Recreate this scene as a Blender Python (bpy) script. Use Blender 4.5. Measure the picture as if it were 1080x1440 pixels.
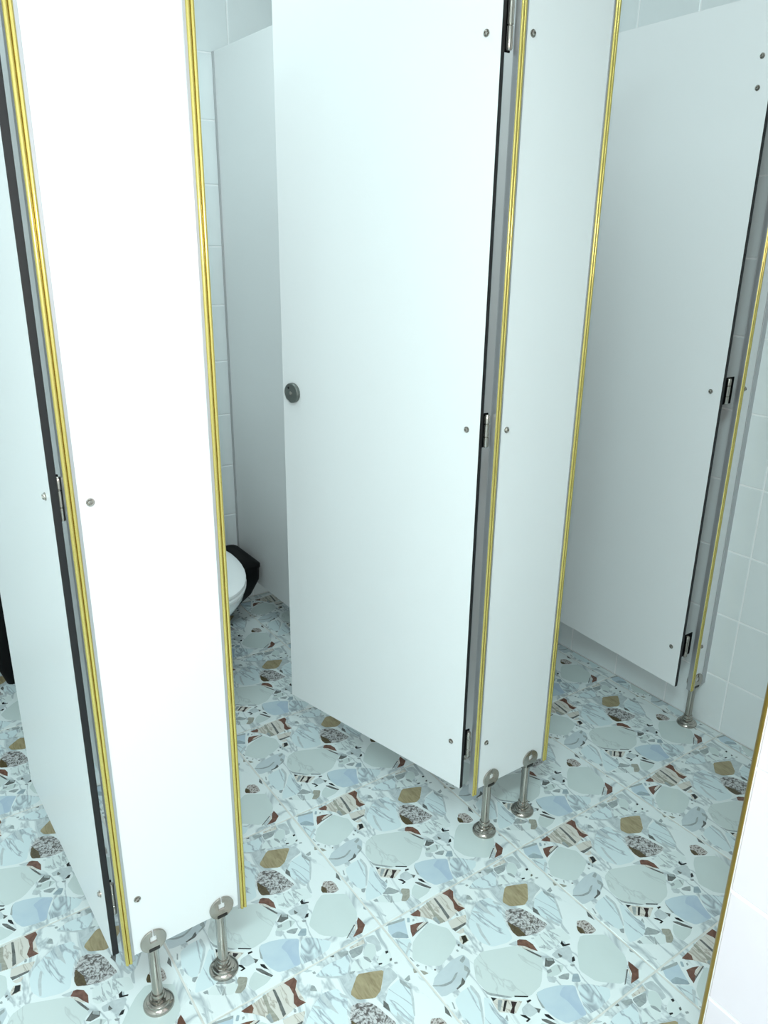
import bpy, bmesh, math, random
from mathutils import Matrix, Vector
random.seed(4)
C = bpy.context.scene
for o in list(bpy.data.objects): bpy.data.objects.remove(o)
COL = C.collection

# ---------------------------------------------------------------- camera
cd = bpy.data.cameras.new('camera'); cam = bpy.data.objects.new('camera', cd); COL.objects.link(cam)
cd.sensor_fit = 'VERTICAL'; cd.sensor_height = 36.0; cd.lens = 36.0*1093.37/1440.0
cd.clip_start = 0.02; cd.clip_end = 50
RX = Vector((0.82249396, -0.56860687, 0.01378075)); UP = Vector((0.17868188, 0.28131513, 0.94283327)); FW = Vector((0.53997821, 0.7730123, -0.33297975))
m = Matrix((RX, UP, -FW)).transposed().to_4x4(); m.translation = Vector((0, 0, 1.5)); cam.matrix_world = m
C.camera = cam

# ---------------------------------------------------------------- world, lamps, exposure
w = bpy.data.worlds.new('world'); C.world = w; w.use_nodes = True
w.node_tree.nodes['Background'].inputs[0].default_value = (0.8, 0.95, 1.0, 1); w.node_tree.nodes['Background'].inputs[1].default_value = 0.05
C.view_settings.view_transform = 'Standard'; C.view_settings.look = 'None'; C.view_settings.gamma = 1.0
C.view_settings.use_curve_mapping = False; C.view_settings.exposure = 1.14

def area(name, loc, sx, sy, power, col, rot=(0, 0, 0)):
    d = bpy.data.lights.new(name, 'AREA'); d.shape = 'RECTANGLE'; d.size = sx; d.size_y = sy; d.energy = power; d.color = col
    o = bpy.data.objects.new(name, d); o.location = loc; o.rotation_euler = rot; COL.objects.link(o); return o
area('ceiling_light_corridor', (-0.35, -0.15, 2.66), 1.2, 0.3, 21.5, (0.74, 0.98, 1.0))
area('fill_light_stalls', (0.75, 1.9, 2.66), 1.2, 0.3, 5.6, (0.80, 0.98, 1.0))  # unseen fill lamp, added to brighten the right door, partition and back wall
fl = bpy.data.lights.new('phone_flash', 'POINT'); fl.energy = 9; fl.color = (1.0, 0.83, 0.765); fl.shadow_soft_size = 0.006
fo = bpy.data.objects.new('phone_flash', fl); fo.location = Vector((0, 0, 1.5)) + UP*0.012 - RX*0.012; COL.objects.link(fo)

# ---------------------------------------------------------------- materials
def lin(c): return tuple(((v/255.0)/12.92 if v/255.0 <= 0.04045 else ((v/255.0+0.055)/1.055)**2.4) for v in c) + (1,)
def mat(name, col, rough=0.4, metal=0.0, spec=0.5, bump=0.0, bscale=60, var=0.0, vscale=8, vcol=None, coat=0.0, stretch=False):
    mt = bpy.data.materials.new(name); mt.use_nodes = True; nt = mt.node_tree; b = nt.nodes['Principled BSDF']
    b.inputs['Base Color'].default_value = lin(col); b.inputs['Roughness'].default_value = rough; b.inputs['Metallic'].default_value = metal
    b.inputs['Specular IOR Level'].default_value = spec; b.inputs['Coat Weight'].default_value = coat
    tc = nt.nodes.new('ShaderNodeTexCoord')
    if var > 0:
        n = nt.nodes.new('ShaderNodeTexNoise'); n.inputs['Scale'].default_value = vscale; n.inputs['Detail'].default_value = 5; n.inputs['Distortion'].default_value = 1.2
        r = nt.nodes.new('ShaderNodeValToRGB'); r.color_ramp.elements[0].position = 0.5-var; r.color_ramp.elements[1].position = 0.5+var*0.4
        r.color_ramp.elements[0].color = lin(vcol or [int(v*0.85) for v in col]); r.color_ramp.elements[1].color = lin(col)
        if stretch:
            mp = nt.nodes.new('ShaderNodeMapping'); mp.inputs['Scale'].default_value = (1.6, 0.45, 1); mp.inputs['Rotation'].default_value = (0, 0, 0.7)
            nt.links.new(tc.outputs['Object'], mp.inputs['Vector']); nt.links.new(mp.outputs['Vector'], n.inputs['Vector'])
        else: nt.links.new(tc.outputs['Object'], n.inputs['Vector'])
        nt.links.new(n.outputs['Fac'], r.inputs['Fac']); nt.links.new(r.outputs['Color'], b.inputs['Base Color'])
    if bump > 0:
        n2 = nt.nodes.new('ShaderNodeTexNoise'); n2.inputs['Scale'].default_value = bscale; bp = nt.nodes.new('ShaderNodeBump'); bp.inputs['Strength'].default_value = bump; bp.inputs['Distance'].default_value = 0.002
        nt.links.new(tc.outputs['Object'], n2.inputs['Vector']); nt.links.new(n2.outputs['Fac'], bp.inputs['Height']); nt.links.new(bp.outputs['Normal'], b.inputs['Normal'])
    return mt
def marble(name, col, vein, scale=14, width=0.06, rough=0.16):
    """flat stone print: thin dark veins where a distorted noise crosses its middle"""
    mt = bpy.data.materials.new(name); mt.use_nodes = True; nt = mt.node_tree; b = nt.nodes['Principled BSDF']; b.inputs['Roughness'].default_value = rough
    tc = nt.nodes.new('ShaderNodeTexCoord'); n = nt.nodes.new('ShaderNodeTexNoise'); n.inputs['Scale'].default_value = scale; n.inputs['Detail'].default_value = 4; n.inputs['Distortion'].default_value = 1.0
    s = nt.nodes.new('ShaderNodeMath'); s.operation = 'SUBTRACT'; s.inputs[1].default_value = 0.5; a = nt.nodes.new('ShaderNodeMath'); a.operation = 'ABSOLUTE'
    r = nt.nodes.new('ShaderNodeValToRGB'); r.color_ramp.elements[0].position = 0.0; r.color_ramp.elements[1].position = width
    r.color_ramp.elements[0].color = lin(vein); r.color_ramp.elements[1].color = lin(col)
    mp = nt.nodes.new('ShaderNodeMapping'); mp.inputs['Scale'].default_value = (1.3, 0.42, 1); mp.inputs['Rotation'].default_value = (0, 0, 0.25)
    nt.links.new(tc.outputs['Object'], mp.inputs['Vector']); nt.links.new(mp.outputs['Vector'], n.inputs['Vector']); nt.links.new(n.outputs['Fac'], s.inputs[0]); nt.links.new(s.outputs[0], a.inputs[0]); nt.links.new(a.outputs[0], r.inputs['Fac']); nt.links.new(r.outputs['Color'], b.inputs['Base Color'])
    return mt

M = {}
M['laminate'] = mat('white_laminate', (238, 240, 240), 0.3, spec=0.45, bump=0.05, bscale=180)
M['core'] = mat('black_laminate_core', (14, 14, 16), 0.5)
M['gold'] = mat('gold_anodised_aluminium', (220, 200, 118), 0.17, metal=0.85, bump=0.04, bscale=300)
M['brass'] = mat('brass_coloured_trim', (158, 128, 58), 0.28, metal=0.9, bump=0.04, bscale=300)
M['golddark'] = mat('gold_groove', (92, 72, 22), 0.4, metal=0.8)
M['alu'] = mat('silver_aluminium', (190, 190, 192), 0.35, metal=0.75)
M['steel'] = mat('stainless_steel', (176, 170, 162), 0.14, metal=1.0, bump=0.03, bscale=200)
M['steeldark'] = mat('dark_steel', (70, 68, 66), 0.25, metal=1.0)
M['blackp'] = mat('black_plastic', (6, 6, 7), 0.55, spec=0.15, bump=0.05)
M['porcelain'] = mat('white_porcelain', (240, 244, 244), 0.08, coat=0.4)
M['seat'] = mat('white_seat_plastic', (245, 248, 248), 0.2)
M['walltile'] = mat('glazed_wall_tile', (235, 241, 241), 0.12, bump=0.05, bscale=25, var=0.25, vscale=3, vcol=(230, 237, 238))
M['walltile_flash'] = mat('glazed_wall_tile_flash_tint', (230, 221, 226), 0.14, bump=0.05, bscale=25, var=0.25, vscale=3, vcol=(225, 214, 220))  # near wall tile, pinkish tint of the flash put into its colour
M['grout'] = mat('white_grout', (246, 248, 248), 0.8, bump=0.2, bscale=400)
M['fgrout'] = mat('floor_grout', (226, 226, 220), 0.8, bump=0.3, bscale=300, var=0.3, vscale=12, vcol=(205, 203, 196))
M['plaster'] = mat('white_plaster', (236, 238, 238), 0.8, bump=0.1, bscale=80)
# printed stones of the floor tile
M['base'] = marble('print_white', (230, 239, 239), (176, 188, 192), 11, 0.05)
M['pale'] = marble('print_pale_marble', (222, 233, 232), (160, 170, 174), 18, 0.035)
M['palebl'] = marble('print_pale_blue_marble', (214, 230, 233), (158, 170, 178), 14, 0.03)
M['paleg'] = mat('print_pale_green_stone', (207, 220, 218), 0.16, var=0.3, vscale=7, vcol=(200, 213, 211))
M['hexa'] = marble('print_large_pale_stone', (207, 219, 217), (190, 201, 200), 6, 0.012)
M['blue'] = mat('print_blue_stone', (196, 214, 222), 0.16, var=0.35, vscale=12, vcol=(178, 199, 214))
M['blue2'] = mat('print_blue_shade', (174, 194, 212), 0.16, var=0.35, vscale=18, vcol=(192, 210, 220))
M['greyblue'] = mat('print_greyblue', (166, 184, 192), 0.16, var=0.3, vscale=30)
M['cream'] = marble('print_cream_stone', (214, 212, 204), (170, 164, 152), 30, 0.03)
M['brown'] = mat('print_brown_stone', (124, 88, 74), 0.16, var=0.35, vscale=60, vcol=(72, 46, 38))
M['brownb'] = mat('print_dark_brown', (46, 32, 32), 0.16)
M['darkgrey'] = mat('print_dark_grey', (112, 116, 114), 0.16, var=0.35, vscale=80, vcol=(62, 64, 64))
M['black'] = mat('print_black', (22, 24, 26), 0.16)
M['olivegrey'] = mat('print_olive_grey', (170, 170, 158), 0.16, var=0.35, vscale=60, vcol=(128, 128, 116))
M['olivebr'] = mat('print_olive_brown', (96, 84, 58), 0.16, var=0.4, vscale=110, vcol=(58, 46, 32))
M['grey'] = mat('print_grey', (166, 176, 176), 0.16, var=0.35, vscale=70, vcol=(132, 140, 142))
M['lgrey'] = mat('print_light_grey', (198, 209, 211), 0.16, var=0.35, vscale=50, vcol=(176, 187, 190))
M['greyv'] = mat('print_grey_veined', (198, 211, 215), 0.16, var=0.3, vscale=14, vcol=(184, 198, 204))
M['olive'] = mat('print_olive_stone', (172, 160, 126), 0.16, var=0.4, vscale=55, vcol=(118, 104, 74), stretch=True)
def breccia(name, hi, lo):
    """grey conglomerate: irregular light grains in a darker, patchy ground"""
    mt = bpy.data.materials.new(name); mt.use_nodes = True; nt = mt.node_tree; b = nt.nodes['Principled BSDF']; b.inputs['Roughness'].default_value = 0.16
    tc = nt.nodes.new('ShaderNodeTexCoord'); n0 = nt.nodes.new('ShaderNodeTexNoise'); n0.inputs['Scale'].default_value = 62; n0.inputs['Detail'].default_value = 3; n0.inputs['Distortion'].default_value = 2.5
    n1 = nt.nodes.new('ShaderNodeTexNoise'); n1.inputs['Scale'].default_value = 170; n1.inputs['Detail'].default_value = 2
    mx = nt.nodes.new('ShaderNodeMath'); mx.operation = 'MULTIPLY_ADD'; mx.inputs[1].default_value = 0.45
    r = nt.nodes.new('ShaderNodeValToRGB'); r.color_ramp.elements[0].position = 0.60; r.color_ramp.elements[1].position = 0.80; r.color_ramp.elements[0].color = lin(lo); r.color_ramp.elements[1].color = lin(hi)
    for n in (n0, n1): nt.links.new(tc.outputs['Object'], n.inputs['Vector'])
    nt.links.new(n1.outputs['Fac'], mx.inputs[0]); nt.links.new(n0.outputs['Fac'], mx.inputs[2]); nt.links.new(mx.outputs[0], r.inputs['Fac']); nt.links.new(r.outputs['Color'], b.inputs['Base Color']); return mt
M['breccia'] = breccia('print_breccia', (200, 202, 202), (98, 94, 92)); M['brecc2'] = breccia('print_breccia_small', (198, 194, 190), (104, 92, 86))

# ---------------------------------------------------------------- helpers
def obj(name, bm, mats, parent=None, loc=None, smooth=False, rotz=0):
    me = bpy.data.meshes.new(name); bm.normal_update(); bm.to_mesh(me); bm.free()
    for k in (mats if isinstance(mats, (list, tuple)) else [mats]): me.materials.append(M[k])
    if smooth:
        for f in me.polygons: f.use_smooth = True
        me.set_sharp_from_angle(angle=math.radians(38))
    o = bpy.data.objects.new(name, me); COL.objects.link(o)
    if parent: o.parent = parent
    if loc: o.location = loc
    o.rotation_euler.z = rotz
    return o
def thing(name, label, cat, loc, rotz=0, group=None):
    o = bpy.data.objects.new(name, None); o.empty_display_size = 0.1; COL.objects.link(o); o.location = loc; o.rotation_euler.z = rotz
    o['label'] = label; o['category'] = cat
    o['kind'] = 'thing'
    if group: o['group'] = group
    return o
def box(bm, x0, x1, y0, y1, z0, z1, bev=0.0, mi=0):
    r = bmesh.ops.create_cube(bm, size=1); vs = r['verts']
    for v in vs: v.co = Vector(((x0+x1)/2+v.co.x*(x1-x0), (y0+y1)/2+v.co.y*(y1-y0), (z0+z1)/2+v.co.z*(z1-z0)))
    fs = set(f for v in vs for f in v.link_faces)
    for f in fs: f.material_index = mi
    if bev > 0:
        es = list(set(e for v in vs for e in v.link_edges)); bmesh.ops.bevel(bm, geom=es, offset=bev, segments=2, affect='EDGES', profile=0.5)
    return bm
def lathe(bm, prof, seg=32, M4=None, mi=0):
    """prof: (radius, z) from bottom to top"""
    rings = []
    for r, z in prof:
        if r < 1e-6: rings.append([bm.verts.new((0, 0, z))])
        else: rings.append([bm.verts.new((r*math.cos(2*math.pi*k/seg), r*math.sin(2*math.pi*k/seg), z)) for k in range(seg)])
    for a, b in zip(rings, rings[1:]):
        for k in range(seg):
            k2 = (k+1) % seg
            if len(a) == 1 and len(b) == 1: continue
            if len(a) == 1: f = bm.faces.new((a[0], b[k2], b[k]))
            elif len(b) == 1: f = bm.faces.new((a[k], a[k2], b[0]))
            else: f = bm.faces.new((a[k], a[k2], b[k2], b[k]))
            f.material_index = mi
    vs = [v for r in rings for v in r]
    if M4 is not None: bmesh.ops.transform(bm, matrix=M4, verts=vs)
    return vs
def prism(bm, poly, z0, z1, mi=0):
    """poly: (x, y) list, extruded along z"""
    a = [bm.verts.new((x, y, z0)) for x, y in poly]; b = [bm.verts.new((x, y, z1)) for x, y in poly]; n = len(poly)
    fs = [bm.faces.new(list(reversed(a))), bm.faces.new(b)]
    for i in range(n): fs.append(bm.faces.new((a[i], a[(i+1) % n], b[(i+1) % n], b[i])))
    for f in fs: f.material_index = mi
def struct(name, bm, mats, **k):
    o = obj(name, bm, mats, **k); o['kind'] = 'structure'; return o
PRINT = [
('blue',1,[(8,-52),(8,-96),(75,-145),(103,-83),(133,-26),(36,-8)]),
('grey',2,[(22,-16),(121,-41),(133,-26),(38,-8),(13,-14)]),
('greyblue',2,[(8,-96),(75,-145),(84,-124),(54,-77),(10,-75)]),
('palebl',1,[(8,-164),(8,-218),(9,-238),(70,-176),(79,-152),(8,-103)]),
('cream',1,[(207,-66),(247,-112),(264,-164),(319,-173),(404,-156),(448,-161),(450,-62),(464,-8),(415,-9),(341,-8),(235,-24),(173,-29)]),
('brown',2,[(179,-43),(209,-68),(227,-47),(227,-23),(170,-28)]),
('brown',2,[(421,-42),(419,-90),(397,-132),(403,-160),(448,-161),(429,-125),(437,-73),(468,-34),(464,-8),(407,-8)]),
('darkgrey',2,[(335,-91),(322,-166),(341,-160),(350,-92),(356,-17),(345,-11)]),
('olivegrey',2,[(278,-90),(263,-127),(267,-161),(294,-166),(299,-123),(294,-83),(308,-15),(288,-12)]),
('olivegrey',2,[(288,-134),(293,-170),(302,-169),(299,-123),(287,-101)]),
('grey',2,[(260,-160),(274,-166),(281,-111),(254,-116)]),
('brown',1,[(109,-115),(96,-150),(142,-136),(144,-120),(169,-110),(205,-106),(167,-90),(130,-83)]),
('cream',1,[(144,-120),(142,-136),(219,-116),(205,-108),(171,-112)]),
('darkgrey',2,[(119,-143),(225,-121),(219,-116),(127,-135)]),
('paleg',1,[(15,-258),(52,-324),(111,-369),(203,-342),(260,-312),(279,-281),(286,-210),(255,-172),(226,-125),(120,-157),(74,-179)]),
('cream',1,[(301,-225),(314,-243),(390,-240),(424,-197),(374,-182),(313,-178)]),
('darkgrey',2,[(307,-249),(382,-245),(390,-234),(328,-231),(301,-225)]),
('cream',1,[(319,-275),(342,-280),(358,-254),(305,-255)]),
('grey',2,[(375,-174),(385,-180),(392,-166),(384,-152)]),
('cream',1,[(285,-312),(287,-335),(330,-333),(338,-294),(304,-285)]),
('black',2,[(302,-315),(288,-331),(325,-330),(335,-297),(312,-288)]),
('darkgrey',1,[(260,-330),(271,-328),(273,-319),(263,-319)]),
('grey',1,[(264,-351),(273,-352),(279,-342),(269,-340)]),
('grey',1,[(234,-353),(245,-354),(245,-341),(235,-338)]),
('grey',1,[(155,-71),(167,-72),(174,-60),(163,-58)]),
('greyblue',1,[(127,-59),(139,-67),(156,-42),(145,-34)]),
('grey',1,[(493,-118),(523,-142),(526,-108),(516,-94)]),
('palebl',1,[(376,-293),(370,-369),(404,-430),(488,-456),(532,-451),(560,-371),(584,-314),(623,-264),(611,-179),(536,-163),(466,-197),(400,-246)]),
('lgrey',2,[(406,-335),(397,-415),(407,-417),(424,-330),(440,-282),(432,-267)]),
('lgrey',2,[(519,-185),(523,-240),(547,-303),(548,-290),(544,-193),(537,-161)]),
('lgrey',2,[(602,-231),(632,-263),(632,-246),(607,-205)]),
('lgrey',2,[(469,-213),(494,-235),(492,-215),(467,-193)]),
('lgrey',1,[(879,-39),(905,-78),(887,-119),(919,-120),(935,-77),(936,-23),(885,-11)]),
('paleg',1,[(818,-97),(840,-146),(883,-122),(905,-78),(882,-52),(853,-60)]),
('grey',1,[(762,-83),(817,-84),(857,-46),(770,-31)]),
('cream',1,[(780,-29),(866,-42),(875,-15),(787,-16)]),
('palebl',1,[(615,-42),(552,-66),(613,-111),(689,-147),(745,-88),(755,-47),(712,-50),(676,-42)]),
('lgrey',2,[(560,-74),(610,-114),(669,-153),(691,-146),(616,-108),(564,-63)]),
('grey',1,[(716,-42),(758,-50),(771,-30),(715,-8)]),
('darkgrey',1,[(683,-20),(692,-21),(694,-8),(672,-8)]),
('pale',1,[(712,-139),(742,-159),(808,-176),(830,-150),(811,-102),(757,-96)]),
('grey',2,[(704,-150),(721,-158),(739,-150),(709,-140)]),
('grey',2,[(812,-117),(826,-154),(835,-153),(834,-121),(816,-102)]),
('pale',1,[(855,-207),(929,-210),(945,-132),(858,-157)]),
('black',2,[(921,-155),(937,-155),(941,-143),(926,-140)]),
('darkgrey',2,[(912,-202),(925,-203),(933,-190),(920,-189)]),
('black',2,[(854,-189),(871,-194),(876,-187),(858,-179)]),
('grey',2,[(860,-165),(876,-154),(865,-152)]),
('grey',1,[(923,-229),(939,-235),(943,-225),(928,-218)]),
('lgrey',1,[(649,-206),(665,-235),(736,-171),(644,-181)]),
('olive',1,[(648,-243),(662,-289),(736,-329),(780,-312),(820,-270),(859,-225),(784,-191),(735,-172)]),
('lgrey',1,[(826,-264),(794,-301),(748,-334),(784,-334),(837,-310),(901,-294),(893,-228),(863,-223)]),
('breccia',1,[(572,-361),(556,-423),(560,-459),(601,-481),(661,-502),(714,-502),(750,-489),(734,-433),(724,-380),(704,-333),(653,-303),(616,-298)]),
('olivebr',2,[(557,-419),(560,-459),(603,-479),(604,-419),(593,-393),(579,-356)]),
('lgrey',1,[(493,-479),(519,-499),(539,-473),(485,-465)]),
('brown',1,[(520,-497),(549,-521),(565,-555),(584,-583),(593,-537),(583,-498),(556,-476),(540,-474)]),
('cream',1,[(522,-516),(551,-552),(574,-574),(565,-556),(549,-522),(520,-499)]),
('darkgrey',2,[(545,-564),(569,-618),(579,-616),(554,-557),(531,-522)]),
('lgrey',1,[(611,-513),(629,-521),(625,-509),(612,-503)]),
('palebl',1,[(772,-364),(759,-431),(781,-492),(814,-537),(843,-506),(873,-451),(910,-369),(896,-310),(823,-321)]),
('darkgrey',2,[(744,-388),(757,-430),(771,-392),(764,-361)]),
('grey',2,[(885,-333),(904,-385),(912,-385),(908,-343),(894,-309)]),
('lgrey',2,[(877,-435),(838,-507),(841,-514),(896,-428),(909,-388)]),
('lgrey',2,[(796,-543),(792,-594),(801,-604),(815,-542),(832,-508)]),
('lgrey',2,[(766,-473),(788,-533),(804,-534),(785,-476),(784,-443)]),
('grey',1,[(921,-347),(936,-342),(936,-322),(912,-326)]),
('pale',1,[(602,-585),(618,-612),(673,-616),(718,-609),(790,-628),(792,-549),(714,-515),(620,-510)]),
('lgrey',2,[(670,-574),(679,-611),(691,-610),(688,-586),(671,-557)]),
('lgrey',2,[(648,-603),(663,-617),(663,-604),(645,-579)]),
('black',2,[(737,-606),(716,-615),(713,-636),(752,-649),(756,-641),(730,-632),(731,-619)]),
('lgrey',1,[(630,-668),(658,-676),(692,-732),(748,-653),(684,-632),(627,-636)]),
('black',2,[(683,-726),(703,-730),(718,-708),(702,-708)]),
('darkgrey',2,[(654,-659),(651,-675),(670,-675),(666,-661),(662,-647)]),
('darkgrey',1,[(547,-666),(566,-681),(609,-679),(619,-655),(589,-632)]),
('grey',2,[(583,-649),(609,-671),(615,-654),(591,-634)]),
('paleg',1,[(513,-716),(565,-737),(592,-737),(635,-717),(606,-689),(541,-687)]),
('grey',2,[(532,-705),(556,-709),(564,-694),(537,-688)]),
('grey',2,[(592,-733),(596,-736),(615,-704),(607,-694)]),
('lgrey',1,[(501,-740),(524,-761),(554,-744),(515,-710)]),
('grey',1,[(560,-758),(592,-787),(624,-763),(597,-750),(562,-745)]),
('grey',1,[(663,-744),(676,-751),(685,-741),(661,-730)]),
('greyblue',1,[(595,-803),(635,-830),(659,-789),(636,-776)]),
('blue',1,[(377,-818),(388,-892),(414,-942),(468,-957),(528,-964),(561,-882),(596,-824),(530,-780),(464,-755),(405,-746)]),
('blue2',2,[(502,-865),(500,-901),(497,-954),(528,-964),(561,-882),(595,-825),(539,-797),(491,-819)]),
('grey',2,[(389,-774),(374,-820),(384,-831),(393,-776),(405,-748)]),
('palebl',1,[(548,-922),(531,-968),(606,-977),(692,-967),(727,-932),(658,-857),(603,-832)]),
('black',1,[(356,-860),(364,-880),(380,-901),(375,-861),(359,-847)]),
('darkgrey',1,[(327,-866),(343,-901),(372,-946),(384,-942),(350,-873),(330,-857)]),
('paleg',1,[(282,-893),(260,-920),(265,-968),(335,-964),(373,-948),(337,-905),(318,-870)]),
('grey',1,[(124,-827),(182,-862),(221,-866),(184,-805),(165,-807)]),
('olivegrey',1,[(220,-872),(219,-893),(184,-924),(208,-941),(241,-928),(275,-881),(238,-853)]),
('pale',1,[(153,-876),(136,-906),(176,-926),(224,-889),(175,-856)]),
('pale',1,[(64,-850),(126,-899),(164,-859),(115,-826)]),
('grey',2,[(126,-899),(136,-906),(152,-882),(166,-860)]),
('grey',1,[(62,-849),(79,-855),(82,-834),(58,-834)]),
('cream',1,[(191,-686),(187,-720),(250,-770),(318,-741),(255,-685),(206,-643)]),
('black',2,[(200,-662),(227,-661),(206,-639)]),
('brownb',2,[(256,-737),(227,-752),(240,-768),(266,-744),(295,-730),(272,-710)]),
('black',2,[(204,-726),(211,-733),(260,-698),(249,-691)]),
('grey',2,[(189,-707),(193,-721),(243,-683),(226,-668)]),
('grey',1,[(175,-769),(192,-780),(210,-750),(180,-763)]),
('lgrey',1,[(271,-795),(297,-824),(349,-823),(337,-761),(289,-767)]),
('black',2,[(332,-763),(358,-764),(357,-755),(336,-751)]),
('darkgrey',2,[(345,-815),(339,-822),(342,-831),(363,-820),(351,-807),(342,-795)]),
('black',2,[(262,-796),(276,-823),(259,-825),(265,-833),(287,-830),(280,-801),(261,-785)]),
('black',2,[(303,-704),(355,-741),(363,-738),(307,-698)]),
('grey',1,[(980,-852),(992,-866),(990,-838)]),
('greyv',1,[(8,-468),(8,-503),(29,-512),(93,-516),(149,-507),(214,-479),(254,-424),(250,-379),(178,-373),(48,-400),(8,-435)]),
('darkgrey',2,[(98,-518),(146,-513),(159,-504),(160,-479),(131,-503),(95,-511)]),
('grey',2,[(8,-437),(55,-469),(95,-475),(128,-465),(162,-444),(147,-442),(103,-464),(54,-456),(8,-429)]),
('grey',2,[(214,-418),(245,-405),(247,-386),(209,-398)]),
('grey',2,[(195,-454),(204,-472),(171,-490),(181,-493),(217,-477),(222,-452),(214,-430)]),
('darkgrey',1,[(971,-578),(982,-616),(992,-574),(992,-547)]),
('grey',1,[(18,-588),(24,-592),(36,-559),(32,-551)]),
('palebl',1,[(48,-555),(22,-649),(32,-703),(56,-751),(96,-706),(139,-646),(160,-596),(162,-536),(100,-537)]),
('lgrey',2,[(154,-550),(153,-603),(126,-653),(77,-729),(90,-724),(143,-649),(169,-602),(171,-542),(164,-533)]),
('lgrey',2,[(8,-675),(8,-697),(18,-690),(27,-660),(11,-649)]),
('grey',2,[(37,-748),(46,-762),(72,-739),(46,-729)]),
('grey',2,[(8,-785),(8,-804),(8,-819),(12,-787),(8,-774)]),
('lgrey',2,[(8,-754),(8,-769),(10,-752),(8,-733)]),
('brecc2',1,[(857,-610),(859,-638),(905,-667),(938,-665),(945,-619),(939,-586),(895,-563)]),
('olivebr',2,[(853,-611),(851,-632),(876,-645),(883,-610),(871,-585)]),
('palebl',1,[(117,-698),(56,-758),(24,-816),(62,-825),(118,-828),(153,-816),(193,-779),(173,-706),(197,-640),(178,-620)]),
('grey',1,[(980,-854),(992,-869),(992,-846),(992,-837)]),
('hexa',1,[(206,-530),(210,-618),(295,-701),(368,-744),(459,-731),(584,-620),(519,-495),(436,-461),(337,-420),(266,-440)]),
('grey',2,[(202,-624),(276,-692),(297,-700),(213,-616),(201,-574)]),
('paleg',1,[(786,-670),(721,-732),(678,-782),(699,-870),(804,-958),(898,-901),(939,-856),(953,-759),(959,-711),(842,-639)]),
('brown',1,[(907,-900),(884,-942),(833,-976),(891,-978),(931,-945),(930,-912),(927,-884)]),
('darkgrey',1,[(802,-962),(809,-963),(890,-914),(881,-911)]),
('cream',2,[(859,-953),(872,-948),(896,-918),(889,-910)]),
('lgrey',1,[(35,-920),(52,-963),(61,-960),(35,-898),(24,-887)]),
('lgrey',1,[(18,-971),(29,-972),(21,-941),(9,-932)]),
('darkgrey',1,[(8,-17),(8,-27),(8,-8),(8,-8)]),
('grey',1,[(936,-348),(950,-319),(927,-323)]),
('grey',1,[(8,-262),(17,-277),(15,-244),(8,-239)]),
('olivegrey',1,[(974,-325),(992,-332),(992,-309),(986,-299)]),
('olivegrey',1,[(9,-362),(36,-368),(22,-341),(8,-328)]),
('grey',1,[(11,-308),(25,-307),(19,-293),(8,-294)]),
('grey',1,[(34,-347),(53,-329),(45,-324)]),
('darkgrey',1,[(71,-374),(79,-374),(78,-364),(69,-366)]),
('lgrey',2,[(8,-209),(8,-221),(20,-210),(68,-182),(62,-162)]),
('lgrey',1,[(533,-23),(562,-30),(540,-8),(518,-8)]),
('lgrey',1,[(588,-15),(615,-32),(637,-23),(604,-8)]),
('grey',1,[(553,-48),(566,-53),(568,-38),(553,-36)]),
('lgrey',1,[(283,-401),(293,-403),(294,-378),(287,-373)]),
('lgrey',1,[(307,-408),(316,-410),(320,-387),(310,-385)]),
]
# ---------------------------------------------------------------- measurements (metres)
TA = 0.43095; CX, CY = 0.36351, 1.12286            # floor tile pitch and a grid corner
XR, YB = 2.133, 2.88                               # right wall and back wall faces
XL, YN = -1.6, -1.3                                # left wall, wall behind the camera
XC, YC = 0.93, 0.4465                              # outer corner of the wall beside the camera
ZC = 2.7
WP = 0.2122; WZ = 0.186                            # wall tile pitch and lowest joint
TZ = [0.0] + [WZ + WP*k for k in range(12)] + [ZC]

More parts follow.
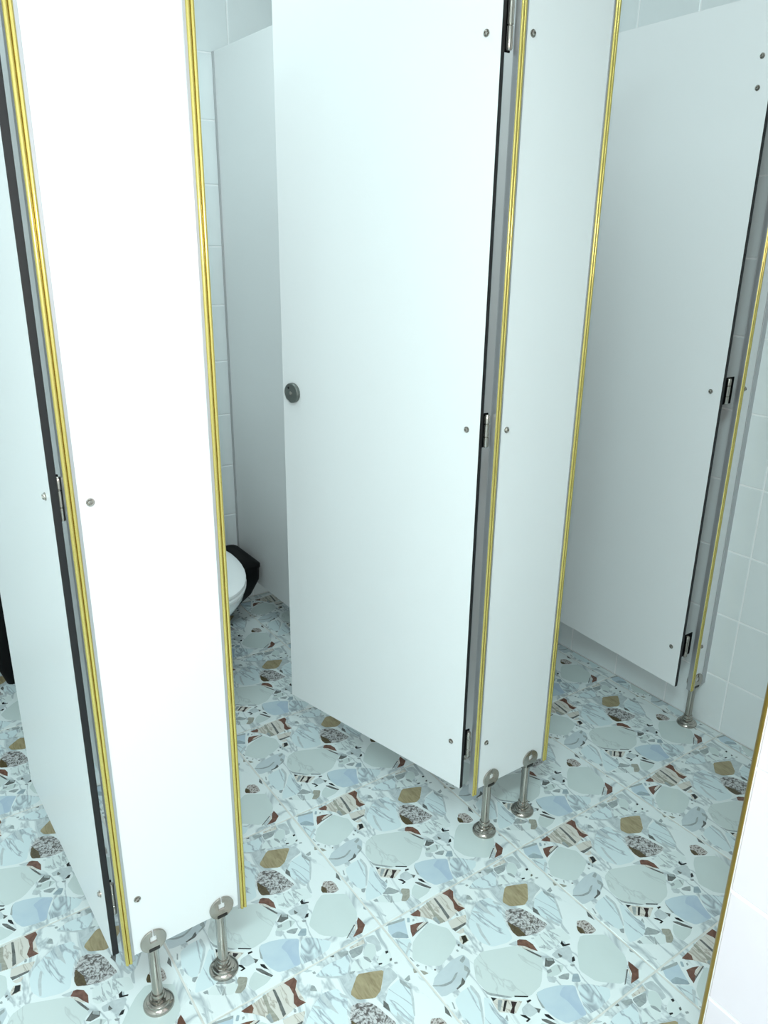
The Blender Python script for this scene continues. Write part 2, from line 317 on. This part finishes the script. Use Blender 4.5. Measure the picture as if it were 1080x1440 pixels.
# ---------------------------------------------------------------- floor
bm = bmesh.new(); box(bm, XL-.1, XR+.1, YN-.1, YB+.1, -0.10, -0.0015)
floor = struct('floor', bm, 'fgrout')
KEYS = ['base', 'fgrout'] + sorted(set(k for k, l, q in PRINT)); KI = {k: i for i, k in enumerate(KEYS)}
def rounded(q):
    out = []
    for i in range(len(q)):
        a, b = q[i], q[(i+1) % len(q)]
        out += [(a[0]*.87+b[0]*.13, a[1]*.87+b[1]*.13), (a[0]*.13+b[0]*.87, a[1]*.13+b[1]*.87)]
    return out
def tile_mesh(u0=0.0, u1=1.0, v0=-1.0, v1=0.0, rich=True):
    bm = bmesh.new(); g = 0.0022/TA
    a, b, c, d = u0+g, u1-g, v0+g, v1-g; e = 0.0016/TA
    vs = [[bm.verts.new((x*TA, y*TA, z)) for x, y in ((p, r), (q, r), (q, s), (p, s))] for p, q, r, s, z in ((a, b, c, d, -0.006), (a, b, c, d, -0.0007), (a+e, b-e, c+e, d-e, 0.0))]
    for lo, hi in zip(vs, vs[1:]):
        for k in range(4): bm.faces.new((lo[k], lo[(k+1) % 4], hi[(k+1) % 4], hi[k]))
    bm.faces.new(vs[2])
    if rich:
        bp = bmesh.new()
        for n, (k, l, q) in enumerate(PRINT):
            z = 0.00012*l + 0.0000004*n
            if k not in ('brown', 'black', 'brownb', 'cream', 'darkgrey'): q = rounded(q)
            f = bp.faces.new([bp.verts.new((u/1000*TA, v/1000*TA, z)) for u, v in q]); f.material_index = KI[k]
        for co, no in (((a+e, 0), (-1, 0)), ((b-e, 0), (1, 0)), ((0, c+e), (0, -1)), ((0, d-e), (0, 1))):
            bmesh.ops.bisect_plane(bp, geom=bp.verts[:]+bp.edges[:]+bp.faces[:], plane_co=(co[0]*TA, co[1]*TA, 0), plane_no=(no[0], no[1], 0), clear_outer=True)
        bmesh.ops.triangulate(bp, faces=bp.faces[:], ngon_method='EAR_CLIP'); bp.normal_update()
        for f in bp.faces:
            if f.normal.z < 0: f.normal_flip()
        t = bpy.data.meshes.new('t'); bp.to_mesh(t); bp.free(); bm.from_mesh(t); bpy.data.meshes.remove(t)
    me = bpy.data.meshes.new('floor_tile'); bm.to_mesh(me); bm.free()
    for k in KEYS: me.materials.append(M[k])
    return me
cache = {}
for i in range(-5, 6):
    for j in range(-5, 7):
        x0, y1 = CX+TA*i, CY-TA*j; y0 = y1-TA
        u0, u1 = max(0, (XL-x0)/TA), min(1, (XR-x0)/TA); v0, v1 = max(-1, (YN-y1)/TA), min(0, (YB-y1)/TA)
        if u1-u0 < 0.03 or v1-v0 < 0.03: continue
        if x0 >= XC and y1 <= YC: continue
        key = (round(u0, 4), round(u1, 4), round(v0, 4), round(v1, 4))
        if key not in cache: cache[key] = tile_mesh(*key)
        o = bpy.data.objects.new('tile', cache[key]); COL.objects.link(o); o.parent = floor; o.location = (x0, y1, 0)

# ---------------------------------------------------------------- walls and ceiling
def wtile(w, h, mk):
    """tile in its own plane: x 0..w, z 0..h, facing -y"""
    bm = bmesh.new(); g = 0.0022; e = 0.0018; t = 0.0016
    r = [[bm.verts.new(c) for c in ((p, y, q), (P, y, q), (P, y, Q), (p, y, Q))] for p, P, q, Q, y in ((g, w-g, g, h-g, 0.001), (g, w-g, g, h-g, -0.0002), (g+e, w-g-e, g+e, h-g-e, -t))]
    for lo, hi in zip(r, r[1:]):
        for k in range(4): bm.faces.new((lo[k], lo[(k+1) % 4], hi[(k+1) % 4], hi[k]))
    bm.faces.new(r[2])
    me = bpy.data.meshes.new('wall_tile'); bm.to_mesh(me); bm.free(); me.materials.append(M[mk]); return me
wc = {}
def tile_wall(parent, x0, y0, rotz, cuts, mk, zmax=ZC):
    for a, b in zip(cuts, cuts[1:]):
        for z0, z1 in zip(TZ, TZ[1:]):
            if z1 > zmax+.001: continue
            key = (round(b-a, 4), round(z1-z0, 4), mk)
            if key not in wc: wc[key] = wtile(b-a, z1-z0, mk)
            o = bpy.data.objects.new('tile', wc[key]); COL.objects.link(o); o.parent = parent
            o.location = (x0+a*math.cos(rotz), y0+a*math.sin(rotz), z0); o.rotation_euler.z = rotz
def cuts(start, end, ref):
    k = math.ceil((start-ref)/WP+0.02); c = [start]
    while ref+k*WP < end-0.003: c.append(ref+k*WP); k += 1
    return c+[end]
bm = bmesh.new(); box(bm, XL-.1, XR, YB, YB+.1, 0, ZC); wb = struct('wall_back', bm, 'grout')
tile_wall(wb, 0, YB, 0, cuts(-0.6, XR, 1.316), 'walltile')
bm = bmesh.new(); box(bm, XR, XR+.1, YC, YB+.1, 0, ZC); wr = struct('wall_right', bm, 'grout')
# facing -x: local x runs along -y (rotation -90 degrees)
tile_wall(wr, XR, 0, -math.pi/2, cuts(-YB, -YC, -1.134), 'walltile')
bm = bmesh.new(); box(bm, XC, XR+.1, YN-.1, YC-.011, 0, ZC); wn = struct('wall_near_right', bm, 'grout')
tile_wall(wn, XC, 0, -math.pi/2, cuts(-YC+.011, 1.25, -YC+.011), 'walltile_flash')
bm = bmesh.new(); box(bm, XL-.1, XL, YN-.1, YB, 0, ZC); struct('wall_left', bm, 'plaster')
bm = bmesh.new(); box(bm, XL, XC, YN-.1, YN, 0, ZC); struct('wall_front', bm, 'plaster')
bm = bmesh.new(); box(bm, XL-.1, XR+.1, YN-.1, YB+.1, ZC, ZC+.1); struct('ceiling', bm, 'plaster')
bm = bmesh.new()   # quarter-round gold trim on the outer corner of the near wall
R_ = 0.0095; pts = [(XC+.010, YC-.0115), (XC-.0016, YC-.0115)] + [(XC-.0016+R_*(1-math.cos(t)), YC-.0115+R_*math.sin(t)) for t in [math.pi/2*k/8 for k in range(1, 9)]] + [(XC+.03, YC-.0115+R_), (XC+.03, YC-.0115)]
pts = [pts[1]] + pts[2:]
prism(bm, list(reversed(pts)), 0, ZC)
struct('trim_1', bm, 'brass', smooth=True)
t2 = bpy.data.objects['trim_1']; t2['label'] = 'gold metal trim along the outer corner of the near tiled wall'

# ---------------------------------------------------------------- cubicle hardware
PF, PT = 1.212, 0.012                              # front face and thickness of the pilaster panels
def bolt(parent, x, y, z, face=-1, rotz=0):
    """domed hex bolt head standing on a panel face; local -y is outwards"""
    bm = bmesh.new(); T = Matrix.Translation((x, y, z)) @ Matrix.Rotation(rotz, 4, 'Z') @ Matrix.Rotation(math.pi/2, 4, 'X')
    lathe(bm, [(0.0068, -0.0004), (0.0068, 0.0012), (0.0052, 0.0014)], 20, T); lathe(bm, [(0.0052, 0.001), (0.005, 0.0038), (0.0034, 0.0052), (0.0022, 0.0052), (0.0018, 0.0036), (0, 0.0036)], 6, T)
    return obj('bolt', bm, 'steel', parent)
def edge_profile(parent, x_out, s, z0, z1):
    """aluminium U channel round a panel edge with a ribbed gold strip; s = +1 when the panel lies to the right of x_out"""
    bm = bmesh.new(); X = lambda d: x_out+s*d
    def b(d0, d1, y0, y1, B, mi=0): xs = sorted((X(d0), X(d1))); box(B, xs[0], xs[1], y0, y1, z0, z1, 0.0004, mi)
    b(0, 0.0185, PF-.0018, PF, bm); b(0, 0.0185, PF+PT, PF+PT+.0018, bm); b(0, 0.0016, PF, PF+PT, bm)
    e = obj('edge_profile', bm, 'alu', parent)
    bm = bmesh.new(); y0 = PF-.0018; prof = [(0.0, 0)]      # two round ridges with a groove between
    for c, r in ((0.0034, 0.0032), (0.0102, 0.0032)):
        prof += [(c-r*math.cos(t), -0.0004-r*0.95*math.sin(t)) for t in [math.pi*k/8 for k in range(9)]]
    prof += [(0.0136, 0)]
    poly = [(X(d), y0+y) for d, y in prof]
    if s > 0: poly = poly[::-1]
    prism(bm, poly, z0-.001, z1)
    bmesh.ops.recalc_face_normals(bm, faces=bm.faces[:])
    obj('gold_strip', bm, 'gold', e, smooth=True)
    bm = bmesh.new(); xs = sorted((X(0.0062), X(0.0074))); box(bm, xs[0], xs[1], y0-.0012, y0-.0002, z0-.0005, z1); obj('groove', bm, 'golddark', e)
    return e
def foot(parent, x, zb):
    """round steel leg: stepped floor flange, stem and a slotted clamp disc on each face of the panel"""
    yc = PF+PT/2+.004
    bm = bmesh.new()
    lathe(bm, [(0.0, 0.0), (0.0315, 0.0), (0.0315, 0.004), (0.0295, 0.0075), (0.0245, 0.010), (0.0235, 0.0135), (0.0195, 0.016), (0.0165, 0.0165), (0.0165, 0.0225), (0.0135, 0.0235), (0.0135, 0.033), (0.0118, 0.034), (0.0, 0.034)], 40, Matrix.Translation((x, yc, 0)))
    st = obj('foot', bm, 'steel', parent, smooth=True)
    bm = bmesh.new(); lathe(bm, [(0.0, 0.03), (0.0108, 0.03), (0.0108, zb-.016), (0.0112, zb-.015), (0.0112, zb-.006), (0.0, zb-.006)], 32, Matrix.Translation((x, yc, 0)))
    obj('stem', bm, 'steel', st, smooth=True)
    for y0, y1 in ((PF-.0042, PF-.0004), (PF+PT+.0005, PF+PT+.006)):
        bm = bmesh.new(); r = 0.0262; h = 0.0016; w = 0.0066; zc = zb+.016; n = 40; poly = []
        for k in range(n+1):                               # disc with a square eye and a thin slot above it
            t = math.pi/2+math.asin(h/r) + (2*math.pi-2*math.asin(h/r))*k/n
            poly.append((r*math.cos(t), r*math.sin(t)))
        poly += [(h, 0.0125), (w, 0.0125), (w, -0.0025), (-w, -0.0025), (-w, 0.0125), (-h, 0.0125)]
        a = [bm.verts.new((x+px, y0, zc+pz)) for px, pz in poly]; b_ = [bm.verts.new((x+px, y1, zc+pz)) for px, pz in poly]
        N = len(poly); bm.faces.new(a); bm.faces.new(b_[::-1])
        for k in range(N): bm.faces.new((a[k], b_[k], b_[(k+1) % N], a[(k+1) % N]))
        bmesh.ops.recalc_face_normals(bm, faces=bm.faces[:])
        bmesh.ops.bevel(bm, geom=[e for e in bm.edges if abs(e.verts[0].co.y-e.verts[1].co.y) < 1e-6 and e.verts[0].co.y < (y0+y1)/2 and len(e.link_faces) == 2], offset=0.0005, segments=1, affect='EDGES')
        obj('clamp_disc', bm, 'steel', st)
    bm = bmesh.new(); box(bm, x-.011, x+.011, PF-.0055, PF+PT+.005, zb-.0075, zb-.0003, 0.001); obj('clamp_bridge', bm, 'steeldark', st)
    return st
def panel_bm(x0, x1, y0, y1, z0, z1, e=0.0009):
    """compact laminate: white faces front and back, black core on the edges (material 1)"""
    bm = bmesh.new(); box(bm, x0, x1, y0, y1, z0, z1)
    return bm
def laminate(name, bm, parent, axis):
    bm.normal_update()
    for f in bm.faces: f.material_index = 0 if abs(f.normal.dot(Vector(axis))) > 0.9 else 1
    return obj(name, bm, ['laminate', 'core'], parent)
def pilaster(label, xa, xb, zb, feet, bolts, right_channel=False, extra_top=()):
    t = thing('pilaster', label, 'partition', ((xa+xb)/2, PF+PT/2, 0)); ox, oy = (xa+xb)/2, PF+PT/2
    before = set(bpy.data.objects)
    x1 = xb-.002
    laminate('panel', panel_bm(xa+.002, x1, PF, PF+PT, zb, 2.10), t, (0, 1, 0))
    edge_profile(t, xa, 1, zb-.012, 2.10)
    if right_channel:
        bm = bmesh.new(); box(bm, xb-.020, xb, PF-.003, PF, zb-.004, 2.10, .0004); box(bm, xb-.020, xb, PF+PT, PF+PT+.003, zb-.004, 2.10, .0004); obj('wall_channel', bm, 'alu', t)
    else: edge_profile(t, xb, -1, zb-.010, 2.10)
    for x in feet: foot(t, x, zb)
    for x, z in bolts: bolt(t, x, PF, z)
    for o in set(bpy.data.objects)-before:
        if o.parent == t: o.location = (-ox, -oy, 0)
    return t
P1 = pilaster('white pilaster panel nearest the camera, gold strips down both edges, two steel feet', 0.2468, 0.5035, 0.166, (0.304, 0.448), ((0.283, 1.101), (0.283, 0.298), (0.283, 1.862), (0.283, 1.93)))
P2 = pilaster('white pilaster between the half-open middle door and the right door, on two steel feet', 1.1345, 1.4015, 0.163, (1.197, 1.338), ((1.169, 1.862), (1.170, 1.107), (1.173, 0.296), (1.169, 1.93)))
P3 = pilaster('narrow white pilaster against the right tiled wall, standing on a single steel foot', 2.0570, 2.1318, 0.150, (2.086,), ((2.078, 1.862), (2.078, 1.112), (2.080, 0.292), (2.078, 1.93)), right_channel=True)

# ---------------------------------------------------------------- doors
def door(label, hx, hy, ang, gap, lock=True, hinge_l=0.072):
    """local x runs from the hinge edge to the free edge, the visible face looks along local +y"""
    W, T = 0.637, 0.012; z0, z1 = 0.175, 2.065
    t = thing('door', label, 'door', (hx, hy, 0), ang)
    p = laminate('panel', panel_bm(0, W, -T, 0, z0, z1), t, (0, 1, 0))
    bm = bmesh.new(); box(bm, -0.0004, W+.0004, -T+.0011, -.0011, z0-.0004, z1+.0004); obj('black_core', bm, 'core', p)
    for z in (1.931, 1.861, 1.107, 0.302): bolt(t, 0.034, 0.0, z, rotz=math.pi)
    for zc, L in ((1.896, 0.13), (1.107, hinge_l), (0.302, hinge_l)):
        # hinge in world-aligned axes: barrel between the door edge and the pilaster
        gx, gy = gap
        h = bpy.data.objects.new('hinge', None)
        bm = bmesh.new(); Rm = Matrix.Rotation(-ang, 4, 'Z') @ Matrix.Translation((gx-hx, gy-hy, 0))
        lathe(bm, [(0, zc-L/2), (0.0045, zc-L/2), (0.0062, zc-L/2+.003), (0.0062, zc-L*.2), (0.0048, zc-L*.2+.001), (0.0048, zc-L*.2+.002), (0.0062, zc-L*.2+.003), (0.0062, zc+L*.2), (0.0048, zc+L*.2+.001), (0.0048, zc+L*.2+.002), (0.0062, zc+L*.2+.003), (0.0062, zc+L/2-.003), (0.0045, zc+L/2), (0, zc+L/2)], 20, Rm)
        h = obj('hinge', bm, 'steel', t, smooth=True)
        bm = bmesh.new(); hw = 0.0085 if hx < 0.5 or hx > 1.9 else 0.0085
        xa = hx + 0.013 + (0.0 if ang > 1.6 else 0.0); 
        vs0 = len(bm.verts); box(bm, hx+.0125-hx, (0.2468 if hx < .5 else 1.1345 if hx < 1.5 else 2.057)-.0002-hx, gy+.0065-hy, gy+.0095-hy, zc-L/2-.002, zc+L/2+.002, 0.001); bmesh.ops.transform(bm, matrix=Matrix.Rotation(-ang, 4, 'Z'), verts=bm.verts)
        obj('hinge_leaf', bm, 'blackp', h)
    if lock:
        bm = bmesh.new(); T4 = Matrix.Translation((W-.040, 0, 1.111)) @ Matrix.Rotation(-math.pi/2, 4, 'X')
        lathe(bm, [(0.0262, 0), (0.0262, 0.0075), (0.0252, 0.009), (0.0238, 0.0098), (0.0232, 0.0088), (0, 0.0088)], 48, T4)
        k = obj('lock_indicator', bm, 'steelmid', t, smooth=True)
        bm = bmesh.new(); lathe(bm, [(0.0034, 0.0086), (0.0034, 0.0092), (0, 0.0092)], 16, T4 @ Matrix.Translation((0.0085, -0.013, 0))); obj('release_hole', bm, 'core', k)
        bm = bmesh.new(); T5 = T4 @ Matrix.Translation((0, 0, 0.0088)); lathe(bm, [(0.0052, 0), (0.005, 0.0008), (0, 0.001)], 20, T5); obj('spindle', bm, 'steel', k, smooth=True)
    return t
M['steelmid'] = mat('satin_steel', (118, 122, 118), 0.35, metal=0.85)
PI = math.pi
D1 = door('white door left of the nearest pilaster, cut off by the left edge of the photo', 0.2285, 1.226, math.radians(91.7), (0.2440, 1.2350))
D2 = door('middle white door with round steel lock indicator, swung halfway into its stall', 1.1050, 1.227, math.radians(103.5), (1.1252, 1.2270))
D3 = door('white door at the right, folded back beside the right tiled wall', 1.9820, 1.221, math.radians(86.9), (2.0225, 1.2280))

# ---------------------------------------------------------------- partitions between the stalls
def partition(label, x, zb, yb=YB-.0018):
    t = thing('cubicle_partition', label, 'partition', (x, (PF+PT+yb)/2, 0)); oy = (PF+PT+yb)/2
    laminate('panel', panel_bm(-.006, .006, PF+PT+.0025-oy, yb-oy-.003, zb, 2.10), t, (1, 0, 0))
    for nm, ya, yb2 in (('wall_channel', yb-.016-oy, yb-oy-.0002), ('front_channel', PF+PT+.0022-oy, PF+PT+.018-oy)):
        bm = bmesh.new(); box(bm, -.0082, -.006, ya, yb2, zb, 2.10, .0003); box(bm, .006, .0082, ya, yb2, zb, 2.10, .0003); obj(nm, bm, 'alu', t)
    return t
partition('white partition panel inside the middle stall, seen behind the half-open middle door', 1.2585, 0.150)
partition('white partition panel seen through the narrow gap beside the nearest pilaster', 0.375, 0.150)

# ---------------------------------------------------------------- toilet (middle stall)
tb = thing('toilet', 'white toilet with closed lid, half hidden behind the nearest pilaster', 'toilet', (0.838, 2.42, 0))
def egg(t, rx, yf, yb):
    c, s = math.cos(t), math.sin(t); return rx*c, (yb if s > 0 else yf)*s
def egg_loft(bm, levels, seg=40):
    rings = [[bm.verts.new((egg(2*PI*k/seg, rx, yf, yb)[0], oy+egg(2*PI*k/seg, rx, yf, yb)[1], z)) for k in range(seg)] for rx, yf, yb, z, oy in levels]
    for a, b in zip(rings, rings[1:]):
        for k in range(seg): bm.faces.new((a[k], a[(k+1) % seg], b[(k+1) % seg], b[k]))
    bm.faces.new(rings[0][::-1]); bm.faces.new(rings[-1])
bm = bmesh.new(); egg_loft(bm, [(.112, .19, .20, 0, .04), (.110, .187, .20, .03, .04), (.090, .160, .19, .09, .05), (.090, .150, .19, .16, .06), (.108, .185, .19, .24, .045), (.155, .27, .19, .30, .015), (.180, .318, .19, .365, 0), (.184, .324, .19, .385, 0), (.180, .320, .19, .392, 0)])
obj('bowl', bm, 'porcelain', tb, smooth=True)
bm = bmesh.new(); egg_loft(bm, [(.184, .325, .18, .393, 0), (.190, .332, .18, .397, 0), (.191, .333, .18, .405, 0), (.186, .328, .18, .409, 0)]); obj('seat', bm, 'seat', tb, smooth=True)
bm = bmesh.new(); egg_loft(bm, [(.186, .328, .175, .411, 0), (.190, .332, .175, .414, 0), (.190, .332, .175, .423, 0), (.184, .326, .172, .428, 0), (.150, .28, .14, .433, 0), (.06, .12, .06, .436, 0)]); obj('lid', bm, 'seat', tb, smooth=True)
bm = bmesh.new(); box(bm, -.185, .185, .20, .40, .395, .76, .025); box(bm, -.12, .12, .15, .30, .30, .395, .012); obj('cistern', bm, 'porcelain', tb, smooth=True)
bm = bmesh.new(); box(bm, -.195, .195, .19, .41, .762, .79, .01); ci = obj('cistern_lid', bm, 'porcelain', tb, smooth=True)
bm = bmesh.new(); lathe(bm, [(.02, .79), (.02, .797), (.017, .799), (0, .799)], 24, Matrix.Translation((0, .30, 0))); obj('flush_button', bm, 'steel', tb, smooth=True)

# ---------------------------------------------------------------- bins
def hull_bin(label, loc, bot, top, h, rim=0.012):
    """tapered bin lofted from a bottom to a top rectangle (x0, x1, y0, y1), open on top"""
    t = thing('waste_bin', label, 'bin', loc)
    def ring(bm, r, z, rad):
        x0, x1, y0, y1 = r; out = []
        for cx_, cy_, a0 in ((x1-rad, y1-rad, 0), (x0+rad, y1-rad, PI/2), (x0+rad, y0+rad, PI), (x1-rad, y0+rad, 1.5*PI)):
            for k in range(5): out.append(bm.verts.new((cx_+rad*math.cos(a0+k*PI/8), cy_+rad*math.sin(a0+k*PI/8), z)))
        return out
    mix = lambda f: tuple(bot[i]*(1-f)+top[i]*f for i in range(4)); ins = lambda r, d: (r[0]+d, r[1]-d, r[2]+d, r[3]-d)
    bm = bmesh.new(); R = [ring(bm, mix(0), 0, .02), ring(bm, mix(.55), h*.35, .022), ring(bm, mix(.95), h*.72, .025), ring(bm, mix(1), h-.012, .028)]
    bm.faces.new(R[0][::-1]); bm.faces.new(R[-1]); n = len(R[0])
    for a, b in zip(R, R[1:]):
        for k in range(n): bm.faces.new((a[k], a[(k+1) % n], b[(k+1) % n], b[k]))
    obj('body', bm, 'blackp', t, smooth=True)
    bm = bmesh.new(); o = ins(mix(1), -.003); A = [ring(bm, o, h-rim-.004, .03), ring(bm, o, h-.004, .03), ring(bm, ins(o, .005), h, .025), ring(bm, ins(o, .03), h+.006, .02)]
    for a, b in zip(A, A[1:]):
        for k in range(n): bm.faces.new((a[k], a[(k+1) % n], b[(k+1) % n], b[k]))
    bm.faces.new(A[-1]); bm.faces.new(A[0][::-1])
    obj('lid', bm, 'blackp', t, smooth=True)
    return t
hull_bin('black waste bin in the corner behind the white toilet', (1.12, 2.80, 0), (.060, .118, 0.030, .072), (-.10, .115, -.185, .07), 0.268)
hull_bin('black waste bin at the left edge of the photo, partly behind the leftmost door', (0.30, 2.76, 0), (-.020, .055, -.075, .10), (-.105, .055, -.12, .10), 0.42)
